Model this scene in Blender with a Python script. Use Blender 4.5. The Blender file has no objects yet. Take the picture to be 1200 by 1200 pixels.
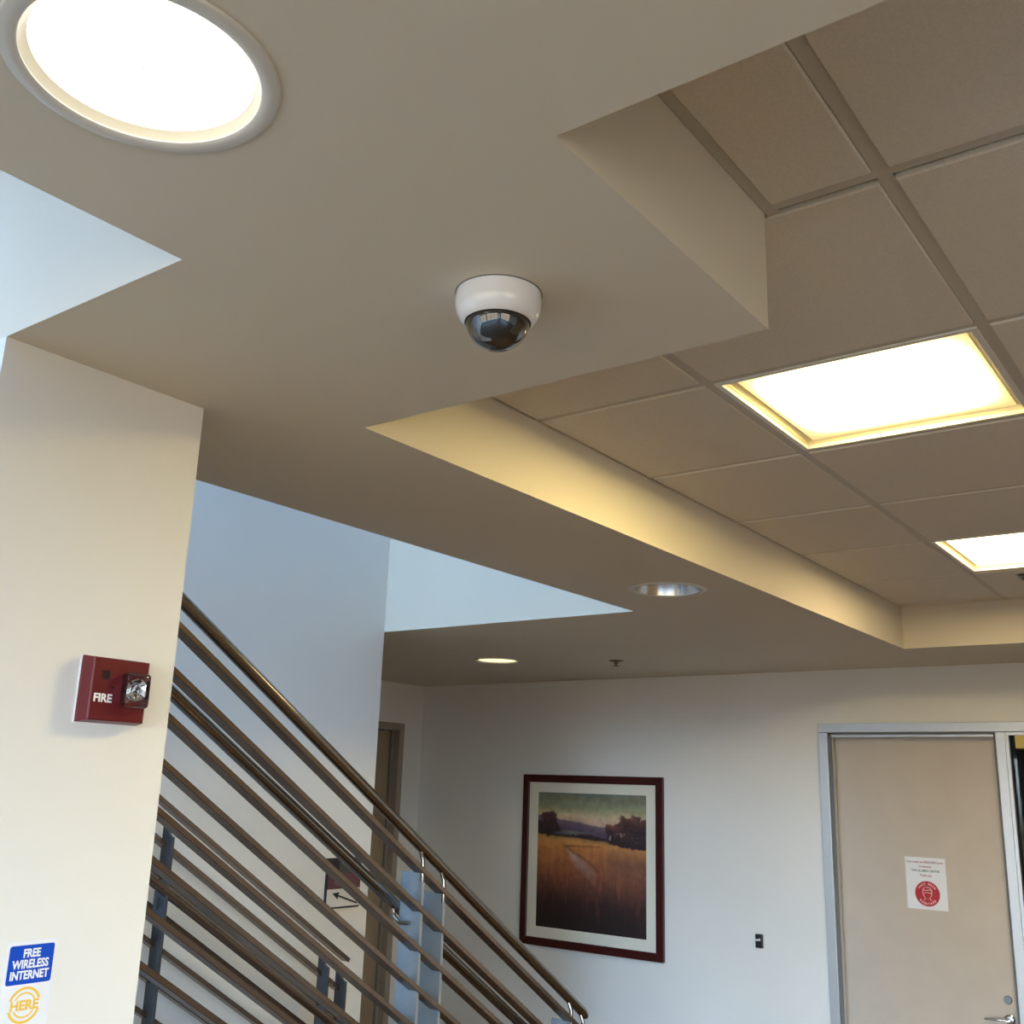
import bpy, bmesh, math, random
import numpy as np
from mathutils import Vector, Matrix

scene = bpy.context.scene
COL = scene.collection
PI = math.pi

# ------------------------------------------------------------------ camera
CAM_H = 1.70
cam_data = bpy.data.cameras.new('camera')
cam_data.sensor_fit = 'HORIZONTAL'
cam_data.sensor_width = 36.0
cam_data.lens = 36.228
cam_data.clip_start = 0.02
cam = bpy.data.objects.new('camera', cam_data)
COL.objects.link(cam)
R_ = Vector((0.80430586, 0.59337897, 0.03151941))
U_ = Vector((0.12856268, -0.22555957, 0.96570933))
F_ = Vector((-0.58014112, 0.77267346, 0.25770528))
m = Matrix.Identity(4)
for i in range(3):
    m[i][0] = R_[i]; m[i][1] = U_[i]; m[i][2] = -F_[i]
m[0][3], m[1][3], m[2][3] = 0, 0, CAM_H
cam.matrix_world = m
scene.camera = cam

# ------------------------------------------------------------------ world, exposure
SKY_ZENITH = (0.09, 0.30, 0.72)
SKY_MID = (0.38, 0.66, 1.0)
SKY_HORIZON = (0.73, 0.87, 0.97)
GROUND = (0.12, 0.105, 0.08)
SKY_STRENGTH = 24.0
world = bpy.data.worlds.new('world'); scene.world = world
world.use_nodes = True
wt = world.node_tree; wn = wt.nodes
wtc = wn.new('ShaderNodeTexCoord'); wsep = wn.new('ShaderNodeSeparateXYZ'); wmr = wn.new('ShaderNodeMapRange')
wmr.inputs['From Min'].default_value = -1.0; wmr.inputs['From Max'].default_value = 1.0
wr = wn.new('ShaderNodeValToRGB')
wr.color_ramp.elements[0].position = 0.0; wr.color_ramp.elements[0].color = (*GROUND, 1)
wr.color_ramp.elements[1].position = 0.95; wr.color_ramp.elements[1].color = (*SKY_ZENITH, 1)
e_ = wr.color_ramp.elements.new(0.49); e_.color = (*GROUND, 1)
e_ = wr.color_ramp.elements.new(0.51); e_.color = (*SKY_HORIZON, 1)
e_ = wr.color_ramp.elements.new(0.64); e_.color = (*SKY_MID, 1)
wt.links.new(wtc.outputs['Generated'], wsep.inputs[0]); wt.links.new(wsep.outputs['Z'], wmr.inputs['Value'])
wt.links.new(wmr.outputs[0], wr.inputs['Fac']); wt.links.new(wr.outputs['Color'], wn['Background'].inputs[0])
wn['Background'].inputs[1].default_value = SKY_STRENGTH
vs = scene.view_settings
vs.view_transform = 'Standard'; vs.look = 'None'; vs.gamma = 1.0; vs.use_curve_mapping = False
vs.exposure = -0.05
scene.cycles.use_denoising = True
scene.cycles.max_bounces = 10
scene.cycles.diffuse_bounces = 6
scene.cycles.sample_clamp_indirect = 6.0
scene.cycles.caustics_reflective = False
scene.cycles.caustics_refractive = False


def portal(name, loc, rot, sx, sy):
    l = bpy.data.lights.new(name, 'AREA'); l.shape = 'RECTANGLE'; l.size = sx; l.size_y = sy
    l.cycles.is_portal = True
    o = bpy.data.objects.new(name, l); COL.objects.link(o)
    o.location = loc; o.rotation_euler = rot
    return o

# portals only guide the sampling of the sky through the windows and the added roof openings
WIN_Y = -4.0
portal('daylight_portal', (0.95, WIN_Y - .02, 1.275), (PI / 2, 0, 0), 4.1, 2.25)
portal('daylight_portal', (-2.42, WIN_Y - .02, 1.25), (PI / 2, 0, 0), 2.15, 2.2)
portal('daylight_portal', (-2.8, WIN_Y - .02, 4.45), (PI / 2, 0, 0), 1.4, 2.7)
portal('daylight_portal', (-1.625, WIN_Y - .02, 5.1), (PI / 2, 0, 0), 0.55, 1.4)
portal('daylight_portal', (-2.7, -1.6, 6.14), (0, 0, 0), 1.0, 3.8)
portal('daylight_portal', (-1.6, -1.2, 6.14), (0, 0, 0), 0.6, 2.4)
portal('daylight_portal', (4.52, -1.7, 1.285), (PI / 2, 0, PI / 2), 3.8, 2.27)


# ------------------------------------------------------------------ materials
def srgb(r, g, b):
    f = lambda c: (c / 255 / 12.92) if c / 255 <= 0.04045 else ((c / 255 + 0.055) / 1.055) ** 2.4
    return (f(r), f(g), f(b))


def mat(name, color, rough=0.6, metal=0.0, noise=0.0, nscale=8.0, bump=0.0, bscale=60.0, spec=0.5, coat=0.0):
    M = bpy.data.materials.new(name); M.use_nodes = True
    nt = M.node_tree; b = nt.nodes['Principled BSDF']
    b.inputs['Base Color'].default_value = (*color, 1)
    b.inputs['Roughness'].default_value = rough
    b.inputs['Metallic'].default_value = metal
    b.inputs['Specular IOR Level'].default_value = spec
    b.inputs['Coat Weight'].default_value = coat
    tc = nt.nodes.new('ShaderNodeTexCoord')
    if noise > 0:
        n = nt.nodes.new('ShaderNodeTexNoise'); n.inputs['Scale'].default_value = nscale
        n.inputs['Detail'].default_value = 5
        nt.links.new(tc.outputs['Object'], n.inputs['Vector'])
        r = nt.nodes.new('ShaderNodeValToRGB')
        r.color_ramp.elements[0].color = (*[c * (1 - noise) for c in color], 1)
        r.color_ramp.elements[1].color = (*[min(1, c * (1 + noise)) for c in color], 1)
        r.color_ramp.elements[0].position = 0.3; r.color_ramp.elements[1].position = 0.7
        nt.links.new(n.outputs['Fac'], r.inputs['Fac'])
        nt.links.new(r.outputs['Color'], b.inputs['Base Color'])
    if bump > 0:
        n2 = nt.nodes.new('ShaderNodeTexNoise'); n2.inputs['Scale'].default_value = bscale
        n2.inputs['Detail'].default_value = 3
        nt.links.new(tc.outputs['Object'], n2.inputs['Vector'])
        bp = nt.nodes.new('ShaderNodeBump'); bp.inputs['Strength'].default_value = bump
        bp.inputs['Distance'].default_value = 0.002
        nt.links.new(n2.outputs['Fac'], bp.inputs['Height'])
        nt.links.new(bp.outputs['Normal'], b.inputs['Normal'])
    return M


def emat(name, color, strength):
    M = bpy.data.materials.new(name); M.use_nodes = True
    nt = M.node_tree; nt.nodes.clear()
    o = nt.nodes.new('ShaderNodeOutputMaterial'); e = nt.nodes.new('ShaderNodeEmission')
    e.inputs[0].default_value = (*color, 1); e.inputs[1].default_value = strength
    nt.links.new(e.outputs[0], o.inputs[0])
    return M


def glassmat(name, tint=(1, 1, 1), refl=0.25, rough=0.02):
    M = bpy.data.materials.new(name); M.use_nodes = True
    nt = M.node_tree; nt.nodes.clear()
    o = nt.nodes.new('ShaderNodeOutputMaterial')
    t = nt.nodes.new('ShaderNodeBsdfTransparent'); t.inputs[0].default_value = (*tint, 1)
    g = nt.nodes.new('ShaderNodeBsdfGlossy'); g.inputs['Roughness'].default_value = rough
    lw = nt.nodes.new('ShaderNodeLayerWeight'); lw.inputs[0].default_value = refl
    mx = nt.nodes.new('ShaderNodeMixShader')
    nt.links.new(lw.outputs['Fresnel'], mx.inputs[0]); nt.links.new(t.outputs[0], mx.inputs[1])
    nt.links.new(g.outputs[0], mx.inputs[2]); nt.links.new(mx.outputs[0], o.inputs[0])
    return M


M = {}
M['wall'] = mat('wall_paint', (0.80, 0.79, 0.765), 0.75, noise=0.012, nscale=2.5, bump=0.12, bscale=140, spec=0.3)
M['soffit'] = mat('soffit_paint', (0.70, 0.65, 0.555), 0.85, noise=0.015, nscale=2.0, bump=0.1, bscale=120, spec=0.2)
M['tile'] = mat('ceiling_tile', (0.73, 0.685, 0.625), 0.95, noise=0.05, nscale=220, bump=0.45, bscale=260, spec=0.1)
M['bar'] = mat('grid_metal_paint', (0.54, 0.505, 0.445), 0.5, noise=0.01, nscale=5)
M['void'] = mat('plenum', (0.12, 0.11, 0.10), 0.9)
M['floor'] = mat('floor_tile', (0.14, 0.074, 0.032), 0.5, noise=0.08, nscale=3)
M['outside'] = mat('pavement', (0.35, 0.35, 0.33), 0.9, noise=0.1, nscale=1.0)
M['white_trim'] = mat('white_painted_metal', (0.78, 0.78, 0.76), 0.35)
M['cone'] = mat('downlight_cone', (0.88, 0.84, 0.68), 0.35)
M['trim_ring'] = mat('downlight_trim', (0.68, 0.67, 0.64), 0.4)
M['reflector'] = mat('downlight_reflector', (0.66, 0.65, 0.63), 0.24, metal=1.0)
M['troffer_in'] = mat('troffer_enamel', (0.86, 0.76, 0.50), 0.4)
M['lamp_white'] = emat('lamp_white', (1.0, 0.95, 0.86), 4.0)
M['lamp_warm'] = emat('lamp_warm', (1.0, 0.88, 0.46), 1.7)
M['bronze'] = mat('bronze_rail_paint', (0.19, 0.135, 0.10), 0.24, metal=0.8, noise=0.06, nscale=40)
M['pipe'] = mat('brushed_steel_pipe', (0.27, 0.245, 0.22), 0.2, metal=1.0, noise=0.05, nscale=50)
M['plate'] = mat('steel_post_plate', (0.30, 0.34, 0.38), 0.45, metal=0.4, noise=0.06, nscale=20)
M['plate_shaded'] = mat('steel_plate_shaded', (0.075, 0.08, 0.09), 0.45, metal=0.3, noise=0.06, nscale=20)  # post plate darkened: shade on the far railing put into the colour
M['stair'] = mat('stair_concrete', (0.42, 0.40, 0.37), 0.8, noise=0.08, nscale=6)
M['dome_white'] = mat('dome_white_plastic', (0.82, 0.84, 0.90), 0.14, coat=0.4)
M['dome_smoke'] = mat('dome_smoked_acrylic', (0.012, 0.013, 0.014), 0.04, spec=0.9, coat=1.0)
M['black'] = mat('black_plastic', (0.012, 0.012, 0.013), 0.35)
M['red'] = mat('alarm_red_plastic', srgb(96, 14, 26), 0.38, noise=0.03, nscale=30)
M['red_dark'] = mat('alarm_grille', srgb(58, 8, 14), 0.6)
M['white'] = mat('white_print', (0.88, 0.88, 0.88), 0.5)
M['paper'] = mat('paper', (0.82, 0.83, 0.88), 0.7, noise=0.01, nscale=10)
M['chrome'] = mat('chrome', (0.82, 0.83, 0.84), 0.12, metal=1.0)
M['satin'] = mat('satin_nickel', (0.55, 0.53, 0.50), 0.28, metal=1.0)
M['satin_dark'] = mat('aged_lock_metal', (0.26, 0.255, 0.25), 0.3, metal=1.0)
M['alu'] = mat('aluminium_frame', (0.60, 0.61, 0.62), 0.36, metal=0.55, noise=0.02, nscale=30)
M['alu_dark'] = mat('frame_gasket', (0.16, 0.16, 0.16), 0.6)
M['door'] = mat('door_laminate', (0.56, 0.49, 0.415), 0.5, noise=0.035, nscale=6)
M['door_brown'] = mat('door_brown', (0.36, 0.27, 0.18), 0.5, noise=0.05, nscale=5)
M['frame_brown'] = mat('frame_brown_paint', (0.34, 0.29, 0.23), 0.45, noise=0.03, nscale=6)
M['mahogany'] = mat('mahogany_frame', srgb(62, 14, 13), 0.35, noise=0.22, nscale=25)
M['mat_board'] = mat('mat_board', (0.80, 0.77, 0.66), 0.8)
M['blue'] = mat('sticker_blue', srgb(0, 72, 190), 0.4)
M['yellow'] = mat('sticker_yellow', srgb(240, 196, 84), 0.4)
M['clear'] = glassmat('clear_lens', (0.97, 0.97, 0.98), 0.35, 0.03)
M['glass'] = glassmat('sidelight_glass', (0.62, 0.66, 0.66), 0.22, 0.02)
M['maroon'] = mat('sign_maroon', srgb(96, 56, 60), 0.5)
M['sign_white'] = mat('sign_white', (0.72, 0.69, 0.64), 0.5)
M['sign_dark'] = mat('sign_dark_grey', (0.05, 0.05, 0.045), 0.4)
M['sign_red'] = mat('sign_red', srgb(178, 24, 42), 0.5)
M['sign_pink'] = mat('sign_pale_line', srgb(255, 214, 212), 0.5)
M['text_red'] = mat('print_red', srgb(150, 70, 90), 0.6)
M['text_teal'] = mat('print_teal', srgb(60, 95, 105), 0.6)
M['brass'] = mat('brass_sprinkler', (0.20, 0.15, 0.10), 0.4, metal=0.8)
M['lamp_orange'] = emat('office_lamp', (1.0, 0.60, 0.16), 0.9)
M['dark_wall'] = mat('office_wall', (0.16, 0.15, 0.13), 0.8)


# ------------------------------------------------------------------ mesh helpers
def bx(bm, x0, x1, y0, y1, z0, z1):
    v = [bm.verts.new(p) for p in ((x0, y0, z0), (x1, y0, z0), (x1, y1, z0), (x0, y1, z0),
                                   (x0, y0, z1), (x1, y0, z1), (x1, y1, z1), (x0, y1, z1))]
    for f in ((0, 3, 2, 1), (4, 5, 6, 7), (0, 1, 5, 4), (1, 2, 6, 5), (2, 3, 7, 6), (3, 0, 4, 7)):
        bm.faces.new([v[i] for i in f])
    return v


def link(name, me, parent=None):
    o = bpy.data.objects.new(name, me); COL.objects.link(o)
    if parent is not None:
        o.parent = parent
        o.matrix_parent_inverse = parent.matrix_basis.inverted()
    return o


def obj(name, bm, material, parent=None, smooth=False, bevel=0.0, segs=2):
    if bevel > 0:
        bmesh.ops.bevel(bm, geom=list(bm.edges), offset=bevel, segments=segs, affect='EDGES', profile=0.5)
    bmesh.ops.recalc_face_normals(bm, faces=bm.faces)
    me = bpy.data.meshes.new(name); bm.to_mesh(me); bm.free()
    me.materials.append(material if not isinstance(material, str) else M[material])
    if smooth:
        for p in me.polygons: p.use_smooth = True
        me.set_sharp_from_angle(angle=math.radians(38))
    return link(name, me, parent)


def box(name, x0, x1, y0, y1, z0, z1, material, parent=None, bevel=0.0):
    bm = bmesh.new(); bx(bm, x0, x1, y0, y1, z0, z1)
    return obj(name, bm, material, parent, bevel=bevel)


def lathe(bm, prof, c=(0, 0, 0), n=48, axis='Z', sgn=1, cap0=False, cap1=False):
    """prof: list of (r, h); revolved about axis through c"""
    rings = []
    for r, hgt in prof:
        ring = []
        for k in range(n):
            a = 2 * PI * k / n
            x, y, z = r * math.cos(a), r * math.sin(a), sgn * hgt
            if axis == 'X': x, y, z = z, x, y
            if axis == 'Y': x, y, z = x, z, y
            ring.append(bm.verts.new((c[0] + x, c[1] + y, c[2] + z)))
        rings.append(ring)
    for a, b in zip(rings, rings[1:]):
        for k in range(n):
            bm.faces.new((a[k], a[(k + 1) % n], b[(k + 1) % n], b[k]))
    if cap0: bm.faces.new(rings[0])
    if cap1: bm.faces.new(list(reversed(rings[-1])))


def sweep(bm, p0, p1, w, h):
    """rectangular bar; w across X, h perpendicular to the run in the YZ plane"""
    p0, p1 = Vector(p0), Vector(p1)
    d = (p1 - p0).normalized(); s = Vector((1, 0, 0)); u = d.cross(s); u.normalize()
    c = [(-w / 2, -h / 2), (w / 2, -h / 2), (w / 2, h / 2), (-w / 2, h / 2)]
    a = [bm.verts.new(p0 + s * i + u * j) for i, j in c]
    b = [bm.verts.new(p1 + s * i + u * j) for i, j in c]
    bm.faces.new(a); bm.faces.new(list(reversed(b)))
    for k in range(4): bm.faces.new((a[k], b[k], b[(k + 1) % 4], a[(k + 1) % 4]))


def tube(bm, pts, r, n=16, caps=True):
    pts = [Vector(p) for p in pts]
    rings = []
    ref = Vector((1, 0, 0))
    for i, p in enumerate(pts):
        d = (pts[min(i + 1, len(pts) - 1)] - pts[max(i - 1, 0)]).normalized()
        rr = ref if abs(d.dot(ref)) < 0.95 else Vector((0, 0, 1))
        s = (rr - d * rr.dot(d)).normalized(); u = d.cross(s)
        rad = r[i] if isinstance(r, (list, tuple)) else r
        rings.append([bm.verts.new(p + (s * math.cos(2 * PI * k / n) + u * math.sin(2 * PI * k / n)) * rad) for k in range(n)])
    for a, b in zip(rings, rings[1:]):
        for k in range(n): bm.faces.new((a[k], a[(k + 1) % n], b[(k + 1) % n], b[k]))
    if caps:
        bm.faces.new(rings[0]); bm.faces.new(list(reversed(rings[-1])))


def prism(bm, pts2, mapf, t0, t1):
    """extrude a 2D outline; mapf(u, v, t) -> xyz"""
    a = [bm.verts.new(mapf(u, v, t0)) for u, v in pts2]
    b = [bm.verts.new(mapf(u, v, t1)) for u, v in pts2]
    bm.faces.new(a); bm.faces.new(list(reversed(b)))
    n = len(pts2)
    for k in range(n): bm.faces.new((a[k], b[k], b[(k + 1) % n], a[(k + 1) % n]))


def rrect(x0, x1, y0, y1, r, n=5):
    o = []
    for cx, cy, a0 in ((x1 - r, y1 - r, 0), (x0 + r, y1 - r, 90), (x0 + r, y0 + r, 180), (x1 - r, y0 + r, 270)):
        for k in range(n + 1):
            a = math.radians(a0 + 90 * k / n); o.append((cx + r * math.cos(a), cy + r * math.sin(a)))
    return o


def empty(name, loc=(0, 0, 0)):
    o = bpy.data.objects.new(name, None); COL.objects.link(o); o.location = loc
    o.empty_display_size = 0.05
    return o


def tag(o, label, cat, group=None):
    o['label'] = label; o['category'] = cat
    if group: o['group'] = group
    return o


def struct(o, label=None):
    o['kind'] = 'structure'
    if label: o['label'] = label
    return o


def text(name, s, size, material, parent, origin, uax, vax, sx=1.0, align='CENTER', thick=0.0004, shear=0.0, bold=0.0):
    """flat lettering: origin = baseline point, uax = reading direction, vax = up"""
    cu = bpy.data.curves.new(name, 'FONT'); cu.body = s; cu.size = size
    cu.align_x = align; cu.extrude = thick; cu.offset = bold; cu.shear = shear; cu.resolution_u = 3
    tmp = bpy.data.objects.new('tmp', cu); COL.objects.link(tmp)
    dg = bpy.context.evaluated_depsgraph_get()
    me = bpy.data.meshes.new_from_object(tmp.evaluated_get(dg))
    bpy.data.objects.remove(tmp)
    u, v = Vector(uax).normalized(), Vector(vax).normalized(); w = u.cross(v)
    for vert in me.vertices:
        c = vert.co.copy()
        vert.co = Vector(origin) + u * (c.x * sx) + v * c.y + w * c.z
    me.materials.clear(); me.materials.append(M[material])
    return link(name, me, parent)


# ------------------------------------------------------------------ key planes (metres)
SOF = 2.45          # plaster soffit
TILE = 2.662        # suspended tile ceiling
AX, AY = -1.249, 0.817
PX, PY2 = -1.756, 1.245
BX, BY = -2.217, 3.851
CX, CY = -1.545, 1.511
DX, EY = -0.613, 0.878
FY, WY = 5.45, 6.235
LX = -5.498
SX = -3.688
RX = 4.5
COFX = 2.5
ROOF = 6.0
SLAB = 2.95

# ------------------------------------------------------------------ structure
LAMPS = [(-.925, .528), (-1.852, 3.476), (-3.882, 5.068)]
LAMP_R = .128


def slab(bm, x0, x1, y0, y1, hole):
    """slab box whose underside has a round cut-out for a recessed lamp"""
    v = [bm.verts.new(p) for p in ((x0, y0, SOF), (x1, y0, SOF), (x1, y1, SOF), (x0, y1, SOF),
                                   (x0, y0, SLAB), (x1, y0, SLAB), (x1, y1, SLAB), (x0, y1, SLAB))]
    for f in ((4, 5, 6, 7), (0, 1, 5, 4), (1, 2, 6, 5), (2, 3, 7, 6), (3, 0, 4, 7)):
        bm.faces.new([v[i] for i in f])
    n = 64
    c = [bm.verts.new((hole[0] + LAMP_R * math.cos(2 * PI * k / n), hole[1] + LAMP_R * math.sin(2 * PI * k / n), SOF)) for k in range(n)]
    ed = [bm.edges.get((v[i], v[(i + 1) % 4])) for i in range(4)]
    ed += [bm.edges.new((c[k], c[(k + 1) % n])) for k in range(n)]
    bmesh.ops.triangle_fill(bm, edges=ed, use_beauty=True, normal=(0, 0, -1))

bm = bmesh.new()
slab(bm, AX, RX, WIN_Y, AY, LAMPS[0])
bx(bm, BX, RX, AY, EY, SOF, SLAB)
bx(bm, BX, DX, EY, CY, SOF, SLAB)
slab(bm, BX, CX, CY, BY, LAMPS[1])
slab(bm, LX - .15, CX, BY, FY, LAMPS[2])
bx(bm, LX - .15, RX, FY, WY, SOF, SLAB)
bx(bm, COFX, RX, EY, FY, SOF, SLAB)
bx(bm, LX - .15, SX - .15, 2.8, BY, SOF, SLAB)
bx(bm, DX, COFX, EY, CY, TILE + .16, SLAB)
bx(bm, CX, COFX, CY, FY, TILE + .16, SLAB)
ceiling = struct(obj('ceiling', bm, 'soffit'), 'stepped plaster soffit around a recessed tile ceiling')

box_f = box('floor', LX - .15, RX, WIN_Y, WY, -0.1, 0.0, 'floor'); struct(box_f)
# back wall with the opening for the door and sidelight
DXL, DXR, DTOP = -2.285, -0.45, 2.115
bm = bmesh.new()
bx(bm, LX - .15, DXL, WY, WY + .2, 0, SLAB)
bx(bm, DXR, RX, WY, WY + .2, 0, SLAB)
bx(bm, DXL, DXR, WY, WY + .2, DTOP, SLAB)
wall_back = struct(obj('wall_back', bm, 'wall'))
# left wall of the rear corridor with its door opening
LDY0, LDY1, LDT = 5.03, 5.985, 2.115
bm = bmesh.new()
bx(bm, LX - .15, LX, 2.8, LDY0, 0, SOF)
bx(bm, LX - .15, LX, LDY1, WY, 0, SOF)
bx(bm, LX - .15, LX, LDY0, LDY1, LDT, SOF)
struct(obj('wall_left', bm, 'wall'))
struct(box('wall_corridor', LX - .15, SX - .15, 2.65, 2.8, 0, SLAB, 'wall'))
struct(box('wall_stair', SX - .15, SX, WIN_Y, BY, 0, ROOF, 'wall'))
struct(box('wall_light_blocker', 1.1, 1.25, 1.9, 4.4, 0, TILE - .002, 'door_brown'))  # added unseen screen keeping side-window light off the rear corridor corner
# square pillar carrying the slab edge
struct(box('wall_pillar', BX + .02, PX, AY, PY2, 0, SOF, 'wall'), 'white painted square pillar carrying the soffit')
# storey above, seen through the openings
struct(box('wall_upper_front', BX, AX, AY, AY + .12, SLAB, ROOF, 'wall'))
struct(box('wall_upper_rear', SX, BX, BY, BY + .12, SLAB, ROOF, 'wall'))
struct(box('wall_upper_side', BX, BX + .12, AY + .12, BY, SLAB, ROOF, 'wall'))
struct(box('wall_upper_parapet', AX, AX + .12, WIN_Y, AY, SLAB, SLAB + 1.07, 'wall'))
struct(box('wall_upper_back', AX, RX, AY + .12, AY + .24, SLAB, ROOF, 'wall'))
bm = bmesh.new()          # roof with two unseen openings added to throw blue light inside
bx(bm, SX - .15, -3.2, WIN_Y, BY + .12, ROOF, ROOF + .15)
bx(bm, -3.2, -2.2, WIN_Y, -3.5, ROOF, ROOF + .15)
bx(bm, -3.2, -2.2, .3, BY + .12, ROOF, ROOF + .15)
bx(bm, -2.2, -1.9, WIN_Y, BY + .12, ROOF, ROOF + .15)
bx(bm, -1.9, -1.3, WIN_Y, -2.4, ROOF, ROOF + .15)
bx(bm, -1.9, -1.3, .0, BY + .12, ROOF, ROOF + .15)
bx(bm, -1.3, RX, WIN_Y, BY + .12, ROOF, ROOF + .15)
struct(obj('ceiling_upper', bm, 'soffit'))
struct(box('wall_upper_blocker', -2.06, -1.94, WIN_Y, AY, SLAB, ROOF, 'wall'))  # added unseen wall keeping stair-side daylight off the upper front face
# window wall behind the camera
bm = bmesh.new()
bx(bm, SX - .15, -3.5, WIN_Y - .2, WIN_Y, 0, ROOF)
bx(bm, -3.5, -1.35, WIN_Y - .2, WIN_Y, 0, .15)
bx(bm, -3.5, -1.35, WIN_Y - .2, WIN_Y, 2.35, 3.1)
bx(bm, -2.1, -1.9, WIN_Y - .2, WIN_Y, 3.1, 5.8)
bx(bm, -1.9, -1.35, WIN_Y - .2, WIN_Y, 3.1, 4.4)
bx(bm, -3.5, -1.35, WIN_Y - .2, WIN_Y, 5.8, ROOF)
bx(bm, -1.35, -1.1, WIN_Y - .2, WIN_Y, 0, ROOF)
bx(bm, -1.1, 3.0, WIN_Y - .2, WIN_Y, 0, .15)
bx(bm, -1.1, 3.0, WIN_Y - .2, WIN_Y, 2.40, ROOF)
bx(bm, 3.0, RX + .15, WIN_Y - .2, WIN_Y, 0, ROOF)
struct(obj('wall_front', bm, 'wall'))
bm = bmesh.new()
bx(bm, RX, RX + .15, WIN_Y, -3.6, 0, ROOF)
bx(bm, RX, RX + .15, 0.2, WY + .2, 0, ROOF)
bx(bm, RX, RX + .15, -3.6, 0.2, 0, .15)
bx(bm, RX, RX + .15, -3.6, 0.2, 2.42, ROOF)
struct(obj('wall_right', bm, 'wall'))


def window(idx, x0, x1, z0, z1, nx, nz, y=WIN_Y - .1, axis='X'):
    bm = bmesh.new()
    def b(a0, a1, c0, c1):
        if axis == 'X': bx(bm, a0, a1, y - .04, y + .04, c0, c1)
        else: bx(bm, y - .04, y + .04, a0, a1, c0, c1)
    for i in range(nx + 1):
        c = x0 + (x1 - x0) * i / nx; b(max(x0, c - .03), min(x1, c + .03), z0, z1)
    for k in range(nz + 1):
        c = z0 + (z1 - z0) * k / nz; b(x0, x1, max(z0, c - .03), min(z1, c + .03))
    struct(obj('window_%d' % idx, bm, 'alu'))

window(1, -1.1, 3.0, .15, 2.40, 3, 2)
window(2, -3.5, -1.35, .15, 2.35, 2, 2)
window(4, -3.5, -2.1, 3.1, 5.8, 2, 2)
window(5, -1.9, -1.35, 4.4, 5.8, 1, 1)
window(3, -3.6, 0.2, .15, 2.42, 3, 1, RX + .07, 'Y')

# ------------------------------------------------------------------ suspended ceiling: bars, wall angles, tiles
GX = [CX, -1.034, -0.409, 0.216, 0.841, 1.466, 2.091, COFX]
GY = [CY, 2.152, 2.771, 3.418, 4.038, 4.706, 5.34, FY]
ZB = TILE + .004


def tbar(x0, x1, y0, y1):
    bm = bmesh.new()
    bx(bm, x0, x1, y0, y1, ZB, ZB + .003)
    if y1 - y0 > x1 - x0:
        c = (x0 + x1) / 2; bx(bm, c - .003, c + .003, y0, y1, ZB + .003, ZB + .04)
    else:
        c = (y0 + y1) / 2; bx(bm, x0, x1, c - .003, c + .003, ZB + .003, ZB + .04)
    return obj('grid_bar', bm, 'bar', ceiling)

for x in GX[1:-1]:
    y0 = EY if x > DX else CY
    tbar(x - .012, x + .012, y0, FY)
for y in GY[1:-1]:
    for a, b in zip(GX, GX[1:]):
        tbar(a + (.012 if a != CX else 0), b - (.012 if b != COFX else 0), y - .012, y + .012)
yb = 1.499
tbar(DX, GX[2] - .012, yb - .012, yb + .012)
for a, b in zip(GX[2:], GX[3:]): tbar(a + .012, b - .012, yb - .012, yb + .012)


def angle(x0, x1, y0, y1, side, up=0.0):
    ZB = TILE + .004 + up
    """L-shaped wall angle: flange plus the leg against the wall"""
    bm = bmesh.new(); bx(bm, x0, x1, y0, y1, ZB - .001, ZB + .002)
    t = .002
    if side == 'x0': bx(bm, x0, x0 + t, y0, y1, ZB + .002, ZB + .024)
    if side == 'y1': bx(bm, x0, x1, y1 - t, y1, ZB + .002, ZB + .024)
    return obj('wall_angle', bm, 'bar', ceiling)

angle(CX + .001, CX + .02, CY, FY, 'x0', .010)
angle(DX + .001, DX + .022, EY, CY + .012, 'x0')
angle(CX + .02, COFX, FY - .02, FY - .001, 'y1')


def tile(x0, x1, y0, y1):
    e = .013; d = .009
    x0 += e; x1 -= e; y0 += e; y1 -= e
    if x1 - x0 < .02 or y1 - y0 < .02: return
    bm = bmesh.new()
    v = bx(bm, x0, x1, y0, y1, TILE - .001, TILE + .02)
    # soft tegular edge
    bmesh.ops.bevel(bm, geom=[ed for ed in bm.edges if all(abs(q.co.z - (TILE - .001)) < 1e-6 for q in ed.verts)],
                    offset=.003, segments=1, affect='EDGES')
    return obj('ceiling_tile', bm, 'tile', ceiling)

LIGHT_CELLS = [(1, 1), (1, 4)]
VENT_CELL = (1, 5)
for i in range(len(GX) - 1):
    for j in range(len(GY) - 1):
        if (i, j) in LIGHT_CELLS or (i, j) == VENT_CELL: continue
        tile(GX[i], GX[i + 1], GY[j] + (0 if j else .012 if i < 1 else 0), GY[j + 1])
tile(DX + .008, GX[2], EY, yb)
for a, b in zip(GX[2:], GX[3:]): tile(a, b, EY, yb)


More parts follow.
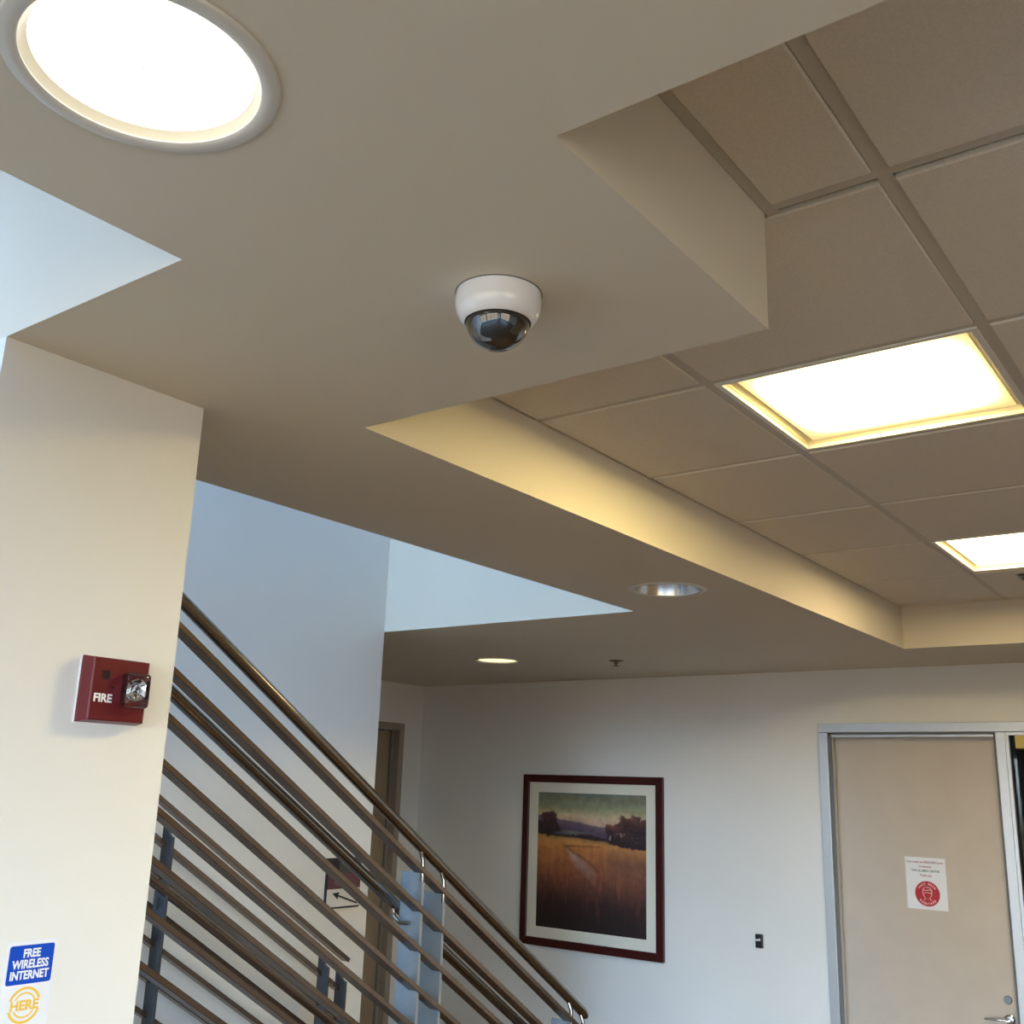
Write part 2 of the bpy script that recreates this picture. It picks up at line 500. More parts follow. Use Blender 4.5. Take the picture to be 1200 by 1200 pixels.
# ------------------------------------------------------------------ troffers
def lens_mat(name, color, lo, hi):
    Mt = bpy.data.materials.new(name); Mt.use_nodes = True
    nt = Mt.node_tree; nt.nodes.clear()
    o = nt.nodes.new('ShaderNodeOutputMaterial'); e = nt.nodes.new('ShaderNodeEmission')
    e.inputs[0].default_value = (*color, 1)
    tc = nt.nodes.new('ShaderNodeTexCoord')
    mp = nt.nodes.new('ShaderNodeMapping'); mp.inputs['Location'].default_value = (-.5, -.5, -.5)
    sp = nt.nodes.new('ShaderNodeSeparateXYZ')
    nt.links.new(tc.outputs['Generated'], mp.inputs['Vector']); nt.links.new(mp.outputs[0], sp.inputs[0])
    fac = []
    for axn, wd in (('X', .38), ('Y', .40)):      # tubes glow most along the middle of the lens
        ab = nt.nodes.new('ShaderNodeMath'); ab.operation = 'ABSOLUTE'; nt.links.new(sp.outputs[axn], ab.inputs[0])
        r1 = nt.nodes.new('ShaderNodeMapRange'); r1.interpolation_type = 'SMOOTHSTEP'
        r1.inputs['From Min'].default_value = .49; r1.inputs['From Max'].default_value = .49 - wd
        nt.links.new(ab.outputs[0], r1.inputs['Value']); fac.append(r1)
    mu = nt.nodes.new('ShaderNodeMath'); mu.operation = 'MULTIPLY'
    nt.links.new(fac[0].outputs[0], mu.inputs[0]); nt.links.new(fac[1].outputs[0], mu.inputs[1])
    mr = nt.nodes.new('ShaderNodeMapRange'); mr.inputs['To Min'].default_value = lo; mr.inputs['To Max'].default_value = hi
    nt.links.new(mu.outputs[0], mr.inputs['Value']); nt.links.new(mr.outputs[0], e.inputs[1])
    nt.links.new(e.outputs[0], o.inputs[0])
    return Mt

M['lens_a'] = lens_mat('troffer_lens_warm', (1.0, 0.77, 0.31), 1.08, 102.0)
M['lens_b'] = lens_mat('troffer_lens_bright', (1.0, 0.76, 0.38), 10.0, 66.0)


def troffer(i, j, lens, label):
    x0, x1, y0, y1 = GX[i] + .012, GX[i + 1] - .012, GY[j] + .012, GY[j + 1] - .012
    t = empty('troffer_light', ((x0 + x1) / 2, (y0 + y1) / 2, ZB))
    bpy.context.view_layer.update()
    tag(t, label, 'ceiling light', 'square recessed ceiling lights')
    # flat rim
    bm = bmesh.new(); w = .014; z0, z1 = ZB - .004, ZB + .006
    bx(bm, x0, x1, y0, y0 + w, z0, z1); bx(bm, x0, x1, y1 - w, y1, z0, z1)
    bx(bm, x0, x0 + w, y0 + w, y1 - w, z0, z1); bx(bm, x1 - w, x1, y0 + w, y1 - w, z0, z1)
    obj('rim', bm, 'white_trim', t)
    # housing: four sloping sides rising to the lens
    ax0, ax1, ay0, ay1 = x0 + w, x1 - w, y0 + w, y1 - w
    bm = bmesh.new(); s = .006; zt = ZB + .022
    lo = [(ax0, ay0), (ax1, ay0), (ax1, ay1), (ax0, ay1)]
    hi = [(ax0 + s, ay0 + s), (ax1 - s, ay0 + s), (ax1 - s, ay1 - s), (ax0 + s, ay1 - s)]
    va = [bm.verts.new((*p, ZB + .006)) for p in lo]; vb = [bm.verts.new((*p, zt)) for p in hi]
    oa = [bm.verts.new((p[0], p[1], ZB + .006)) for p in ((ax0 - .006, ay0 - .006), (ax1 + .006, ay0 - .006), (ax1 + .006, ay1 + .006), (ax0 - .006, ay1 + .006))]
    ob = [bm.verts.new((v.co.x, v.co.y, zt + .02)) for v in oa]
    for k in range(4):
        q = (k + 1) % 4
        bm.faces.new((va[k], va[q], vb[q], vb[k])); bm.faces.new((oa[k], ob[k], ob[q], oa[q]))
        bm.faces.new((oa[k], oa[q], va[q], va[k]))
    bm.faces.new(ob)
    obj('housing', bm, 'troffer_in', t)
    # curved end reflectors
    for sgn in (-1, 1):
        bm = bmesh.new(); n = 8; rows = []
        xe = ax0 if sgn < 0 else ax1
        for k in range(n + 1):
            a = PI / 2 * k / n
            x = xe - sgn * (.003 + .016 * (1 - math.cos(a))); z = ZB + .007 + .0105 * math.sin(a)
            rows.append((bm.verts.new((x, ay0 + .01, z)), bm.verts.new((x, ay1 - .01, z))))
        for a, b in zip(rows, rows[1:]): bm.faces.new((a[0], b[0], b[1], a[1]))
        obj('end_reflector', bm, 'troffer_in', t, smooth=True)
    # glowing lens
    bm = bmesh.new(); bx(bm, ax0 + s, ax1 - s, ay0 + s, ay1 - s, zt - .004, zt)
    obj('lens', bm, lens, t)
    return t

troffer(1, 1, 'lens_a', 'large yellow glowing square ceiling light nearest the dome camera')
troffer(1, 4, 'lens_b', 'bright white square ceiling light farther back, beside the air vent')

# air vent
x0, x1, y0, y1 = GX[1] + .013, GX[2] - .013, GY[5] + .013, GY[6] - .013
v = empty('air_vent', ((x0 + x1) / 2, (y0 + y1) / 2, TILE)); bpy.context.view_layer.update()
tag(v, 'square air vent panel in the tile ceiling at the right edge', 'vent')
gx0, gx1, gy0, gy1 = -.875, x1 - .13, 4.80, 5.20
bm = bmesh.new()
bx(bm, x0, gx0, y0, y1, TILE - .003, TILE + .012); bx(bm, gx1, x1, y0, y1, TILE - .003, TILE + .012)
bx(bm, gx0, gx1, y0, gy0, TILE - .003, TILE + .012); bx(bm, gx0, gx1, gy1, y1, TILE - .003, TILE + .012)
obj('panel', bm, 'tile', v)
box('duct', gx0, gx1, gy0, gy1, TILE + .05, TILE + .06, 'void', v)
for k in range(5):
    yy = gy0 + (k + .5) * (gy1 - gy0) / 5
    bm = bmesh.new()
    prism(bm, [(-.03, .0), (.03, .03), (.03, .033), (-.03, .003)], lambda u, w, t, yy=yy: (t, yy + u, TILE + w), gx0, gx1)
    obj('slat', bm, 'bar', v)


# ------------------------------------------------------------------ round downlights
def downlight(c, label, kind):
    t = empty('round_downlight', (c[0], c[1], SOF)); bpy.context.view_layer.update()
    tag(t, label, 'ceiling light', 'round downlights in the soffit')
    bm = bmesh.new()
    prof = [(.1275, -.004), (.1275, .002), (.130, .004), (.140, .0045), (.147, .003), (.149, .0)]
    lathe(bm, prof, (c[0], c[1], SOF), 64, 'Z', -1)
    obj('trim_ring', bm, 'trim_ring', t, smooth=True)
    if kind == 'off':
        # polished reflector bowl around an unlit lamp
        bm = bmesh.new()
        lathe(bm, [(.1274, .0), (.124, .02), (.115, .045), (.099, .068), (.074, .085), (.045, .092)], (c[0], c[1], SOF), 64, 'Z', 1)
        obj('reflector', bm, 'reflector', t, smooth=True)
        bm = bmesh.new()
        lathe(bm, [(.046, .093), (.044, .085), (.03, .079), (.001, .077)], (c[0], c[1], SOF), 40, 'Z', 1)
        obj('lamp', bm, 'white', t, smooth=True)
    else:
        d = .009 if kind == 'white' else .0035
        bm = bmesh.new()
        lathe(bm, [(.1274, .0), (.124, d * .5), (.119, d)], (c[0], c[1], SOF), 64, 'Z', 1)
        obj('reflector', bm, 'cone', t, smooth=True)
        bm = bmesh.new()
        lathe(bm, [(.1195, d), (.08, d - .003), (.04, d - .004), (.001, d - .004)], (c[0], c[1], SOF), 64, 'Z', 1)
        obj('lamp_disc', bm, 'lamp_white' if kind == 'white' else 'lamp_warm', t, smooth=True)
    return t

downlight(LAMPS[0], 'big bright round downlight at the top left of the soffit', 'white')
downlight(LAMPS[1], 'unlit silver round downlight beside the coffer edge', 'off')
downlight(LAMPS[2], 'small warm lit round downlight near the back wall', 'warm')

# ------------------------------------------------------------------ sprinkler
sc_ = (-3.188, 5.33)
t = empty('fire_sprinkler', (sc_[0], sc_[1], SOF)); bpy.context.view_layer.update()
tag(t, 'small dark pendant fire sprinkler on the soffit', 'sprinkler')
bm = bmesh.new(); lathe(bm, [(.004, .012), (.03, .008), (.044, .002), (.045, 0)], (*sc_, SOF), 24, 'Z', -1); obj('escutcheon', bm, 'brass', t, smooth=True)
bm = bmesh.new(); lathe(bm, [(.012, .0), (.012, .016), (.008, .020), (.006, .030)], (*sc_, SOF), 16, 'Z', -1, cap1=True); obj('nozzle', bm, 'brass', t, smooth=True)
bm = bmesh.new(); lathe(bm, [(.002, .030), (.020, .031), (.020, .034), (.002, .035)], (*sc_, SOF), 16, 'Z', -1); obj('deflector', bm, 'brass', t)

# ------------------------------------------------------------------ dome camera
dc = (-.917, 1.168)
t = empty('dome_camera', (dc[0], dc[1], SOF)); bpy.context.view_layer.update()
tag(t, 'white security dome camera with smoked dome on the soffit', 'security camera')
bm = bmesh.new()
lathe(bm, [(.0675, 0), (.0682, .006), (.0685, .016), (.0675, .026), (.0645, .036), (.060, .043), (.0555, .048), (.0525, .0495), (.0515, .047), (.0510, .040)], (*dc, SOF), 64, 'Z', -1)
obj('housing', bm, 'dome_white', t, smooth=True)
bm = bmesh.new(); lathe(bm, [(.0522, .0475), (.0520, .0498), (.0505, .0502), (.0498, .047)], (*dc, SOF), 64, 'Z', -1); obj('gasket_ring', bm, 'black', t, smooth=True)
bm = bmesh.new()
prof = [(.0005 + .0500 * math.cos(a), .044 + .0500 * math.sin(a)) for a in [PI / 2 * k / 16 for k in range(17)]]
lathe(bm, prof, (*dc, SOF), 64, 'Z', -1)
obj('dome', bm, 'dome_smoke', t, smooth=True)
bm = bmesh.new(); lathe(bm, [(.069, .0), (.069, .0015), (.066, .0015)], (*dc, SOF), 64, 'Z', -1); obj('base_gasket', bm, 'alu_dark', t)

# ------------------------------------------------------------------ stair and railings
SL = -0.63716                       # fall per metre of +Y
def Z(y, c): return c + SL * y
NOSE = 2.02
GN, GF = -2.45, -3.50               # bar planes of the two railings
Y_UP = 0.20
st = empty('staircase', (-3.0, 3.4, 0)); bpy.context.view_layer.update()
struct(st, 'straight stair flight between the two railings')
rise, run = 0.175, 0.175 / 0.63716
n_steps = int((NOSE / -SL - Y_UP) / run)
yb0 = NOSE / -SL
for k in range(1, n_steps + 1):
    yk = yb0 - (k - 1) * run
    bm = bmesh.new(); bx(bm, GF + .09, GN - .10, yk - run - .02, yk, k * rise - .05, k * rise)
    obj('tread', bm, 'stair', st)
for xx in (GN - .09, GF + .05):
    bm = bmesh.new()
    prism(bm, [(yb0 + .05, 0.0), (yb0 + .05, .06), (Y_UP, Z(Y_UP, NOSE + .05)), (Y_UP, Z(Y_UP, NOSE - .30)), (yb0 - .45, 0.0)],
          lambda u, w, tt, xx=xx: (xx + tt, u, w), -.02, .02)
    obj('stringer', bm, 'plate', st)

rn = empty('stair_railing', (GN - .05, 3.8, 0)); bpy.context.view_layer.update()
tag(rn, 'near stair railing with round top pipe and parallel bronze bars', 'railing', 'stair railings')
Y_END = 3.885
bm = bmesh.new()
CT = 3.29
pts = [(GN - .012, Y_UP, Z(Y_UP, CT)), (GN - .012, Y_END - .02, Z(Y_END - .02, CT)), (GN - .012, Y_END, Z(Y_END, CT) - .004), (GN - .012, Y_END + .004, Z(Y_END, CT) - .012)]
tube(bm, pts, [.0195, .0195, .0175, .012], 20)
obj('top_rail', bm, 'pipe', rn, smooth=True)
BARS = [3.21, 3.085, 2.96, 2.838, 2.715, 2.591, 2.466, 2.335]
for c in BARS:
    bm = bmesh.new(); ye = Y_END + .035
    sweep(bm, (GN - .012, Y_UP, Z(Y_UP, c)), (GN - .012, ye, Z(ye, c)), .046, .0165)
    obj('bar', bm, 'bronze', rn, bevel=.0015, segs=1)
bm = bmesh.new(); CH = 3.088
tube(bm, [(GN - .11, Y_UP, Z(Y_UP, CH)), (GN - .11, 4.02, Z(4.02, CH)), (GN - .11, 4.08, Z(4.05, CH))], .0195, 20)
obj('handrail', bm, 'pipe', rn, smooth=True)


def post(parent, y, xb, direction, ctop, broad, stub=None, curl=True, mt='plate'):
    """flat plate standing across the railing; bars sit in its edge"""
    # outline in X (towards the stair = direction) and Z
    ztop = Z(y, ctop)
    zbot = max(0.0, Z(y, NOSE - .12))
    e = .004
    pts = [(e, zbot), (e, ztop - .005), (-.006, ztop)]
    n = 6
    if not curl: pts = [(e, zbot), (e, ztop), (-broad, ztop)]
    for k in range(n + 1 if curl else 0):          # concave curved top
        a = PI / 2 * k / n
        pts.append((-.012 - (broad - .012) * (1 - math.cos(a)), ztop - .075 * math.sin(a) ** 1.0))
    pts.append((-broad, zbot))
    bm = bmesh.new()
    prism(bm, pts, lambda u, w, tt: (xb + direction * (-u), y + tt, w), -.006, .006)
    po = obj('post', bm, mt, parent)
    if stub is not None:
        bm = bmesh.new(); zs = Z(y, stub)
        tube(bm, [(xb, y, ztop - .03), (xb, y - .002, (ztop + zs) / 2), (xb - .012, y - .004, zs - .012)], .0075, 10)
        obj('rail_stub', bm, 'pipe', po, smooth=True)
    return po

for y in (1.55, 1.665, 2.822, 2.938, 3.765, 3.855):
    post(rn, y, GN, -1, 3.205, .092, CT, False)
for y in (1.60, 2.80, 3.72):
    bm = bmesh.new()
    tube(bm, [(GN - .03, y, Z(y, CH) - .06), (GN - .075, y, Z(y, CH) - .062), (GN - .10, y, Z(y, CH) - .045), (GN - .11, y, Z(y, CH) - .015)], .007, 10)
    obj('handrail_bracket', bm, 'pipe', rn, smooth=True)

rf = empty('stair_railing', (GF + .05, 3.3, 0)); bpy.context.view_layer.update()
tag(rf, 'far stair railing beside the wall, ending below the arrow sign', 'railing', 'stair railings')
FB = [3.195, 3.055, 2.937, 2.815, 2.70, 2.58, 2.46]
for i, c in enumerate(FB):
    bm = bmesh.new(); ye = 3.545 if i == 0 else 3.505
    sweep(bm, (GF, Y_UP, Z(Y_UP, c)), (GF, ye, Z(ye, c)), .046, .0165)
    obj('bar', bm, 'bronze', rf, bevel=.0015, segs=1)
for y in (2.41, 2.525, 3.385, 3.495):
    post(rf, y, GF, 1, 3.16, .058, mt='plate_shaded')
bm = bmesh.new(); CF = 2.985
tube(bm, [(GF + .12, Y_UP, Z(Y_UP, CF - .12)), (GF + .12, 3.5, Z(3.5, CF - .12))], .0175, 16)
obj('handrail', bm, 'bronze', rf, smooth=True)
for y in (2.47, 3.44):
    bm = bmesh.new(); zz = Z(y, CF - .12)
    sq = [(0, -.07), (0, .015), (.07, .015), (.07, -.07)]
    ins = [(.02, -.045), (.02, -.0), (.052, -.022)]
    # plate with a triangular cut-out, built as a ring of quads
    outer = [(0, -.07), (0, .02), (.075, .02), (.075, -.07)]
    inner = [(.022, -.048), (.022, .0), (.052, -.02), (.052, -.028)]
    for t0 in (0,):
        va = [bm.verts.new((GF + .06 + u, y - .004, zz + w - .02)) for u, w in outer]; vb = [bm.verts.new((GF + .06 + u, y - .004, zz + w - .02)) for u, w in inner]
        vc = [bm.verts.new((GF + .06 + u, y + .004, zz + w - .02)) for u, w in outer]; vd = [bm.verts.new((GF + .06 + u, y + .004, zz + w - .02)) for u, w in inner]
        for k in range(4):
            q = (k + 1) % 4
            bm.faces.new((va[k], va[q], vb[q], vb[k])); bm.faces.new((vc[q], vc[k], vd[k], vd[q]))
            bm.faces.new((va[q], va[k], vc[k], vc[q])); bm.faces.new((vb[k], vb[q], vd[q], vd[k]))
    obj('handrail_bracket', bm, 'plate_shaded', rf)

# ------------------------------------------------------------------ fire alarm on the pillar
AY0, AY1, AZ0, AZ1 = 1.047, 1.170, 1.789, 1.908
AF = PX + .036
t = empty('fire_alarm', (PX, (AY0 + AY1) / 2, AZ0)); bpy.context.view_layer.update()
tag(t, 'dark red wall fire alarm with clear strobe on the pillar', 'fire alarm')
box('back_plate', PX, PX + .0025, AY0 - .0015, AY1 + .001, AZ0 - .001, AZ1 + .001, 'white', t)
bm = bmesh.new()
yz = lambda d: [(AY0 + d, AZ0 + d), (AY1 - d, AZ0 + d), (AY1 - d, AZ1 - d), (AY0 + d, AZ1 - d)]
rings = []
for x, d in ((PX + .0025, 0), (PX + .010, 0), (AF - .002, .0035), (AF, .006)):
    rings.append([bm.verts.new((x, a, b)) for a, b in yz(d)])
for a, b in zip(rings, rings[1:]):
    for k in range(4): bm.faces.new((a[k], a[(k + 1) % 4], b[(k + 1) % 4], b[k]))
bm.faces.new(rings[0]); bm.faces.new(rings[-1])
obj('case', bm, 'red', t)
bm = bmesh.new(); bx(bm, AF, AF + .0006, 1.070, 1.0855, 1.8655, 1.882); grille = obj('horn_grille', bm, 'red_dark', t)
for k in range(5):
    y = 1.0712 + k * .0030; box('slot', AF + .0006, AF + .0012, y, y + .0014, 1.8665, 1.8810, 'black', grille)
bm = bmesh.new(); lathe(bm, [(.0005, .0008), (.0022, .0008), (.0024, .0)], (AF, 1.094, 1.853), 14, 'X', 1); obj('indicator_hole', bm, 'black', t)
text('fire_lettering', 'FIRE', .0205, 'white', t, (AF + .0005, 1.0575, 1.8255), (0, 1, 0), (0, 0, 1), 1.0, 'LEFT', .0004, 0, .0006)
# strobe: reflector and bulging clear lens
bm = bmesh.new(); n = 10; random.seed(4)
lathe(bm, [(.004, .003), (.012, .005), (.0195, .009), (.0215, .015), (.019, .0155), (.009, .011), (.002, .009)], (AF, 1.1345, 1.851), 12, 'X', 1)
for vv in bm.verts:
    vv.co.x += random.uniform(-.0015, .0015); vv.co.y += random.uniform(-.002, .002); vv.co.z += random.uniform(-.002, .002)
obj('strobe_reflector', bm, 'chrome', t)
bm = bmesh.new(); tube(bm, [(AF + .014, 1.125, 1.846), (AF + .018, 1.130, 1.858), (AF + .018, 1.139, 1.858), (AF + .014, 1.144, 1.846)], .002, 8); obj('flash_tube', bm, 'white', t, smooth=True)
bm = bmesh.new(); bx(bm, AF - .002, AF + .024, 1.110, 1.160, 1.818, 1.882); obj('strobe_lens', bm, 'clear', t, smooth=True, bevel=.008, segs=3)

# ------------------------------------------------------------------ stickers on the pillar
t = empty('wireless_sticker', (PX, 1.03, 1.30)); bpy.context.view_layer.update()
tag(t, 'blue FREE WIRELESS INTERNET sticker low on the pillar', 'sticker')
mp = lambda u, w, tt: (PX + tt, u, w)
bm = bmesh.new(); prism(bm, rrect(.986, 1.0745, 1.285, 1.424, .006), mp, .0002, .0008); obj('backing', bm, 'paper', t)
bm = bmesh.new(); prism(bm, rrect(.991, 1.070, 1.3565, 1.4175, .004), mp, .0008, .0012); obj('blue_panel', bm, 'blue', t)
for s, z, sx in (('FREE', 1.3985, .80), ('WIRELESS', 1.3815, .80), ('INTERNET', 1.3645, .80)):
    text('lettering', s, .0185, 'white', t, (PX + .0014, 1.0305, z), (0, 1, 0), (0, 0, 1), sx, 'CENTER', .0002, 0, .0006)
for r0, r1 in ((.0245, .0285), (.0175, .0200)):
    bm = bmesh.new(); lathe(bm, [(r0, .0006), (r0, .0012), (r1, .0012), (r1, .0006)], (PX, 1.029, 1.3235), 48, 'X', 1); obj('yellow_ring', bm, 'yellow', t)
box('word_backing', PX + .0009, PX + .0013, .9995, 1.0585, 1.3155, 1.3320, 'paper', t)
text('lettering', 'HERE', .021, 'yellow', t, (PX + .0016, 1.029, 1.3165), (0, 1, 0), (0, 0, 1), 1.02, 'CENTER', .0002, 0, .0008)

# ------------------------------------------------------------------ arrow sign on the stair wall
t = empty('arrow_sign', (SX, 3.67, 1.13)); bpy.context.view_layer.update()
tag(t, 'small wall sign with black arrow behind the railing bars', 'sign')
mp = lambda u, w, tt: (SX + tt, u, w)
box('board', SX, SX + .010, 3.562, 3.784, 1.128, 1.352, 'black', t)
box('white_panel', SX + .010, SX + .0115, 3.570, 3.779, 1.135, 1.214, 'sign_white', t)
box('maroon_panel', SX + .010, SX + .0115, 3.570, 3.779, 1.214, 1.283, 'maroon', t)
box('dark_panel', SX + .010, SX + .0115, 3.640, 3.779, 1.283, 1.330, 'sign_dark', t)
bm = bmesh.new()
a = Vector((3.768, 1.145)); b = Vector((3.602, 1.196)); d = (b - a).normalized(); nn = Vector((-d.y, d.x))
P = [a + nn * .004, b - d * .04 + nn * .004, b - d * .045 + nn * .017, b, b - d * .045 - nn * .017, b - d * .04 - nn * .004, a - nn * .004]
prism(bm, [(p.x, p.y) for p in P], mp, .0115, .0125); obj('arrow', bm, 'black', t)
bm = bmesh.new(); lathe(bm, [(.010, .0115), (.010, .0125), (.017, .0125), (.017, .0115)], (SX, 3.63, 1.247), 24, 'X', 1); obj('emblem_ring', bm, 'text_red', t)

# ------------------------------------------------------------------ framed picture
FX0, FX1, FZ0, FZ1 = -4.479, -3.357, .660, 1.792
t = empty('framed_picture', ((FX0 + FX1) / 2, WY, FZ0)); bpy.context.view_layer.update()
tag(t, 'framed autumn field landscape with cream mat on the back wall', 'picture')
w = .052; yf = WY - .028
for nme, pts in (('frame_top', [(FX0, FZ1), (FX1, FZ1), (FX1 - w, FZ1 - w), (FX0 + w, FZ1 - w)]),
                 ('frame_bottom', [(FX0, FZ0), (FX1, FZ0), (FX1 - w, FZ0 + w), (FX0 + w, FZ0 + w)]),
                 ('frame_side', [(FX0, FZ0), (FX0, FZ1), (FX0 + w, FZ1 - w), (FX0 + w, FZ0 + w)]),
                 ('frame_side', [(FX1, FZ0), (FX1, FZ1), (FX1 - w, FZ1 - w), (FX1 - w, FZ0 + w)])):
    bm = bmesh.new(); prism(bm, pts, lambda u, v_, tt: (u, WY - tt, v_), .001, .030); obj(nme, bm, 'mahogany', t, bevel=.003, segs=1)
box('mat_board', FX0 + w - .004, FX1 - w + .004, WY - .016, WY - .002, FZ0 + w - .004, FZ1 - w + .004, 'mat_board', t)
AX0, AX1, AZ0_, AZ1_ = -4.349, -3.483, .783, 1.672


from mathutils import noise as mn


def paint(u, v, rng):
    """colour of the print at u (right), t (down): meadow, stream, hills, trees, evening sky"""
    t_ = 1 - v
    def lerp(a, b, k):
        k = max(0.0, min(1.0, k)); return [x + (y - x) * k for x, y in zip(a, b)]
    def fb(x, y, s=1.0): return mn.fractal((x * s, y * s, 3.7), 1.0, 2.0, 4)
    def ramp(keys, x):
        if x <= keys[0][0]: return list(keys[0][1])
        for (a, ca), (b, cb) in zip(keys, keys[1:]):
            if x <= b: return lerp(ca, cb, (x - a) / (b - a))
        return list(keys[-1][1])
    big = fb(u, t_, 4); fine = fb(u + 5, t_ + 2, 22)
    # sky in soft horizontal strokes
    c = ramp([(0, (112, 120, 112)), (.05, (124, 128, 106)), (.09, (136, 144, 118)), (.13, (164, 160, 124)), (.17, (204, 182, 146)), (.22, (200, 164, 146)), (.3, (160, 132, 134))],
             t_ + .022 * fb(u * .35, t_ * 3, 6))
    c = lerp(c, (160, 136, 102), .5 * max(0, fb(u * .4 + 2, t_ * 4, 5)) * (1 if t_ < .13 else 0))
    # hills falling to the right
    hill = .168 + .115 * u + .012 * fb(u, .3, 7)
    c = lerp(c, lerp((118, 96, 112), (82, 68, 88), (t_ - hill) / .08), (t_ - hill) / .008)
    # far meadow strip, hedge, field
    if .272 + .03 * u < t_: c = lerp(c, (110, 124, 112), .75 * math.exp(-((u - .34) / .13) ** 2))
    hz = .312 + .055 * u + .008 * big
    c = lerp(c, (48, 42, 42), (t_ - (hz - .022 - .01 * fine)) / .008)
    if t_ > hz - .004:
        k = (t_ - hz) / (1 - hz)
        st = mn.fractal((u * 34, t_ * 5, 1.3), 1.0, 2.0, 4)          # upright grass strokes
        f = ramp([(0, (150, 112, 66)), (.05, (204, 140, 80)), (.14, (188, 120, 66)), (.26, (160, 98, 60)), (.40, (134, 78, 54)), (.56, (90, 52, 42)), (.72, (52, 30, 27)), (.88, (38, 25, 23)), (1, (36, 24, 22))],
                 k + .10 * big * k + .13 * st * min(1, k * 2.2))
        f = lerp(f, (178, 104, 62), .55 * max(0, st - .05) * math.exp(-((k - .42) / .2) ** 2) * 1.6)
        f = lerp(f, (104, 74, 64), .55 * math.exp(-((k - .24) / .16) ** 2) * max(0, min(1, (u - .55) * 5)))
        c = lerp(c, f, (t_ - hz + .004) / .008)
        # stream winding down from the middle distance
        sx = .275 + .95 * max(0, t_ - .405) ** .95 + .02 * fb(t_, .7, 9)
        kk = (t_ - .40) / .30
        if 0 < kk < 1:
            wd = .010 + .085 * math.sin(PI * min(1, kk)) ** 1.6
            dd = abs(u - sx - wd * .3) / wd
            wet = .8 * max(0, 1 - dd ** 2) * (1 - kk) ** .6 * (1 + 1.2 * st * kk)
            c = lerp(c, lerp((176, 156, 160), (150, 104, 92), (kk - .45) * 2), wet)
            if kk < .6: c = lerp(c, (70, 44, 38), .35 * math.exp(-((u - sx - wd * 1.35) / .020) ** 2))
        if .25 < u < .60: c = lerp(c, (104, 60, 42), .6 * math.exp(-((t_ - .395 + .02 * (u - .25)) / .006) ** 2))
    # trees as loose clumps
    def clump(cx, cy, rx, ry, lo, hi):
        nonlocal c
        d = math.hypot((u - cx) / rx, (t_ - cy) / ry) + .32 * fb(u, t_, 14) + .25 * fine
        if d < 1.05: c = lerp(c, lerp(lo, hi, (cy + ry * .1 - t_) / ry * .8 + .35 * fine), (1.05 - d) / .12)
    dk, md, hi_ = (46, 32, 36), (74, 46, 46), (128, 80, 60)
    clump(.115, .268, .10, .050, dk, md); clump(.03, .275, .06, .042, dk, md)
    clump(.115, .205, .078, .062, (60, 38, 42), (112, 64, 54)); clump(.02, .24, .04, .03, dk, md)
    clump(.45, .314, .08, .012, dk, md); clump(.58, .330, .07, .014, dk, md)
    clump(.86, .345, .17, .036, dk, md); clump(.95, .35, .11, .048, dk, md)
    clump(.85, .240, .145, .085, (64, 42, 42), hi_); clump(.97, .265, .08, .085, (54, 36, 40), (106, 68, 54))
    clump(.70, .258, .07, .036, (78, 50, 48), hi_); clump(.69, .31, .028, .05, dk, md)
    if .66 < u and .28 < t_ < .345: c = lerp(c, (176, 150, 150), 2.2 * max(0, fb(u * 1.6 + 9, t_ * .9, 26) - .32))
    return [max(0, min(255, q * (1 + .10 * fine) + rng.uniform(-4, 4))) for q in c]

NU, NV = 130, 134
rng = random.Random(3)
vs_, fs_, cols = [], [], []
for j in range(NV + 1):
    for i in range(NU + 1):
        vs_.append((AX0 + (AX1 - AX0) * i / NU, WY - .0165, AZ0_ + (AZ1_ - AZ0_) * j / NV))
        cols.append((*srgb(*paint(i / NU, j / NV, rng)), 1))
for j in range(NV):
    for i in range(NU):
        a = j * (NU + 1) + i; fs_.append((a, a + 1, a + NU + 2, a + NU + 1))
me = bpy.data.meshes.new('print'); me.from_pydata(vs_, [], fs_)
ca = me.color_attributes.new('paint', 'FLOAT_COLOR', 'POINT')
ca.data.foreach_set('color', np.array(cols, dtype=np.float32).ravel())
pm = mat('print_ink', (.5, .5, .5), .55)
at = pm.node_tree.nodes.new('ShaderNodeAttribute'); at.attribute_name = 'paint'
pm.node_tree.links.new(at.outputs['Color'], pm.node_tree.nodes['Principled BSDF'].inputs['Base Color'])
me.materials.append(pm)
link('print', me, t)

# ------------------------------------------------------------------ card reader on the back wall
t = empty('card_reader', (-2.718, WY, .817)); bpy.context.view_layer.update()
tag(t, 'small black card reader on the back wall left of the door', 'card reader')
bm = bmesh.new(); bx(bm, -2.742, -2.696, WY - .018, WY, .817, .895); obj('case', bm, 'black', t, bevel=.004)
box('highlight_bar', -2.739, -2.708, WY - .0188, WY - .017, .857, .866, 'white', t)  # white strip and mark paint a highlight on the case
bm = bmesh.new(); prism(bm, [(-2.722, .866), (-2.710, .866), (-2.712, .874)], lambda u, v_, tt: (u, WY - tt, v_), .017, .0188); obj('highlight_mark', bm, 'white', t)

# ------------------------------------------------------------------ main door with sidelight
dr = empty('door_1', (-1.75, WY, 0)); bpy.context.view_layer.update(); struct(dr, 'beige door in an aluminium frame with glass sidelight')
MX0, MX1 = -1.306, -1.258
FT = 2.130
yo = WY - .018
def fbar(nm, x0, x1, z0, z1, y0=yo, y1=WY + .12, m_='alu'):
    return box(nm, x0, x1, y0, y1, z0, z1, m_, dr, bevel=.002)
fbar('frame_jamb', -2.301, -2.246, 0, FT - .055)
fbar('frame_head', -2.301, DXR + .016, FT - .053, FT)
fbar('mullion', MX0, MX1, 0, FT - .055)
fbar('frame_jamb', DXR - .04, DXR + .016, 0, FT - .055)
